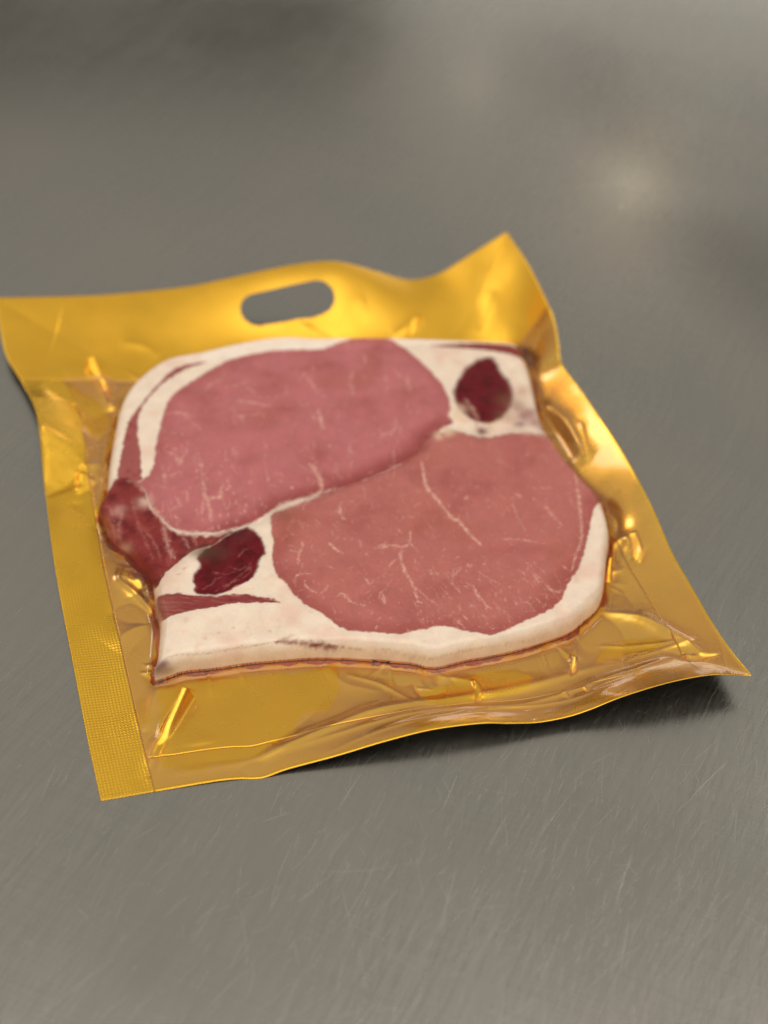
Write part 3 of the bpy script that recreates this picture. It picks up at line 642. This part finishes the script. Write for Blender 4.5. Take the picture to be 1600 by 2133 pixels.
def clip_quads():
    uvw = np.c_[U.ravel(), Vv.ravel()] / 1000
    for q in PF[hit & (hv[PF] >= 0).any(1)]:
        ring_ = []
        for a, b in zip(q, np.roll(q, -1)):
            if hv[a] >= 0: ring_.append((PV[a], uvw[a]))
            if (hv[a] >= 0) != (hv[b] >= 0):
                t_ = hv[a] / (hv[a] - hv[b]); ring_.append((PV[a] + t_ * (PV[b] - PV[a]), uvw[a] + t_ * (uvw[b] - uvw[a])))
        for k in range(1, len(ring_) - 1):
            cutF.append([len(cutV), len(cutV) + 1, len(cutV) + 2])
            for z in (0, k, k + 1): cutV.append(ring_[z][0]); cutUV.append(ring_[z][1])
clip_quads()
cs, ct = pcen(S), pcen(Tt)
UNDER = mat_plain('pouch_underside', (.035, .028, .018), .45)
UV = np.c_[U.ravel(), Vv.ravel()] / 1000
pouch = empty('vacuum_pouch', (0, 0, 0), 'gold foil vacuum pouch with clear front and handle hole, holding the pork slices', 'pouch')
zone = np.zeros(len(PF), int)
zone[ct > t1] = 3; zone[(cs < s0) & (ct <= .74)] = 1; zone[(cs > s1) & (ct <= .80)] = 2; zone[(ct < t0) & (cs >= s0) & (cs <= s1)] = 4
for k, nm, mt_, lb in ((0, 'foil_backing', GOLD, None), (1, 'seal_band', GOLD_E, 'embossed crosshatched side seal'), (2, 'seal_band', GOLD, 'smooth wavy side seal'), (3, 'header', GOLD_H, 'header strip with a rounded handle hole'), (4, 'seal_band', GOLD, 'curled front seal')):
    keep = solid & (zone == k)
    v, f, u_ = sub(PV, PF, keep, UV)
    if k == 3:
        f = np.vstack([f[:, [0, 1, 2]], f[:, [0, 2, 3]]])
        f = np.vstack([f, np.array(cutF) + len(v)]); v = np.vstack([v, cutV]); u_ = np.vstack([u_, cutUV])
        key = np.round(v * 1e4).astype(np.int64); _, first, inv = np.unique(key, axis=0, return_index=True, return_inverse=True)
        v, u_, f = v[first], u_[first], inv.ravel()[f]
        f = f[(f[:, 0] != f[:, 1]) & (f[:, 1] != f[:, 2]) & (f[:, 0] != f[:, 2])]
    o = mesh_obj(nm, v, f, mt_, pouch, None, u_)
    so = o.modifiers.new('thickness', 'SOLIDIFY'); so.thickness = .00022; so.offset = -1; so.material_offset = 1; o.data.materials.append(UNDER)
    if lb: o['label'] = lb
# a thin line of juice drawn round the foot of the meat
def mat_juice():
    M = N('meat_juice')
    tr = M.n('ShaderNodeBsdfTransparent', {'Color': (.93, .56, .2, 1)}); gl = M.n('ShaderNodeBsdfGlossy', {'Roughness': .05})
    mx = M.n('ShaderNodeMixShader', {0: M.math('MULTIPLY', M.n('ShaderNodeFresnel', {'IOR': 1.34}).outputs[0], 1.0), 1: tr.outputs[0], 2: gl.outputs[0]})
    M.link(mx.outputs[0], M.out.inputs[0]); return M.m
jw = np.clip(1.6 + 3.2 * fbm(PX / 12 + 7, PY / 12, 3), .6, 5)
jk = pcen(np.where(dM > 1.2, -1, jw - dm)) > 0
v, f = sub(np.c_[PX.ravel(), PY.ravel(), (foil + .08 + 1.3 * np.exp(-(dm / 1.0) ** 2)).ravel()], PF, jk)
mesh_obj('meat_juice', v, f, mat_juice(), pouch)['label'] = 'thin amber meat juice round the edge of the slices'
# clear film: drawn down over the meat
MEAT = hM
ob = np.where(dM > -.4, np.maximum(hM + .35, foil + .2), foil + .22)
zf = ob.copy()
for k in range(34):
    av = zf.copy()
    av[1:-1, 1:-1] = .25 * (zf[2:, 1:-1] + zf[:-2, 1:-1] + zf[1:-1, 2:] + zf[1:-1, :-2])
    zf = np.maximum(ob, av - .012)
for k in range(5):
    zf[1:-1, 1:-1] = .5 * zf[1:-1, 1:-1] + .125 * (zf[2:, 1:-1] + zf[:-2, 1:-1] + zf[1:-1, 2:] + zf[1:-1, :-2])
zf = np.maximum(zf, np.where(dM > 0, hM + .1, 0))
for args in (([(884, 1350), (889, 1375), (893, 1398)], .9, 1.0), ([(905, 1372), (912, 1396)], .5, .8), ([(565, 1080), (600, 1058), (640, 1046)], .35, 1.2), ([(975, 880), (1000, 902), (1060, 892), (1120, 900)], .5, 1.2),
             ([(395, 1125), (420, 1140), (470, 1120)], .4, 1.0), ([(230, 1050), (270, 1090), (300, 1150)], .6, 1.6), ([(1060, 860), (1100, 880), (1130, 885)], .6, 1.2), ([(330, 1240), (345, 1265), (335, 1300)], .4, 1.0), ([(1185, 1300), (1195, 1325)], .7, 1.0)):
    zf = zf + ridge(*args, z=T)
zf = zf + pocket * .05 * fbm(PX / 7, PY / 7, 2) * (dm > 0)
zf = np.maximum(zf, foil + .12)
fk = (cs > s0 - .003) & (cs < .996) & (ct > .004) & (ct < t1 + .003)
# where the film lies wet on what is under it, and where air is left between
qx, qy = PX + 2.2 * fbm(PX / 9, PY / 9, 3), PY + 2.2 * fbm(PX / 9 + 30, PY / 9, 3)
gap = np.full(PX.shape, .85)
for pts in ([(345, 1425), (500, 1405), (640, 1395), (695, 1378), (704, 1425), (684, 1475), (630, 1490), (600, 1535), (500, 1580), (370, 1600), (325, 1570), (330, 1480)],
            [(950, 1412), (1050, 1392), (1110, 1400), (1090, 1440), (990, 1470), (900, 1480), (880, 1450)], [(760, 1600), (900, 1530), (1180, 1500), (1300, 1465), (1100, 1510), (900, 1545)],
            [(1290, 1330), (1380, 1345), (1330, 1370), (1240, 1380)], [(110, 800), (220, 850), (215, 900), (150, 890)], [(1270, 1080), (1290, 1130), (1268, 1140), (1255, 1090)]):
    gap = gap * (1 - .9 * sstep(-.8, .8, sdf(qx, qy, W2(pts, 2.0))))
gap = gap * (1 - .6 * sstep(.25, .55, fbm(PX / 16 + 3, PY / 16, 3)))
gap = gap * sstep(1.0, 4.0, dm + 1.2 * fbm(PX / 6, PY / 6, 2)) * sstep(1.0, .97, S / s1 * .97)
gap = np.where(S > s1, .8, gap)
v, f, u_, g_ = sub(np.c_[PX.ravel(), PY.ravel(), zf.ravel()], PF, fk, UV, np.repeat(gap.reshape(-1, 1), 3, 1))
film = mesh_obj('clear_film', v, f, FILM, pouch, g_, u_)
film['label'] = 'clear glossy film drawn tight over the pork'
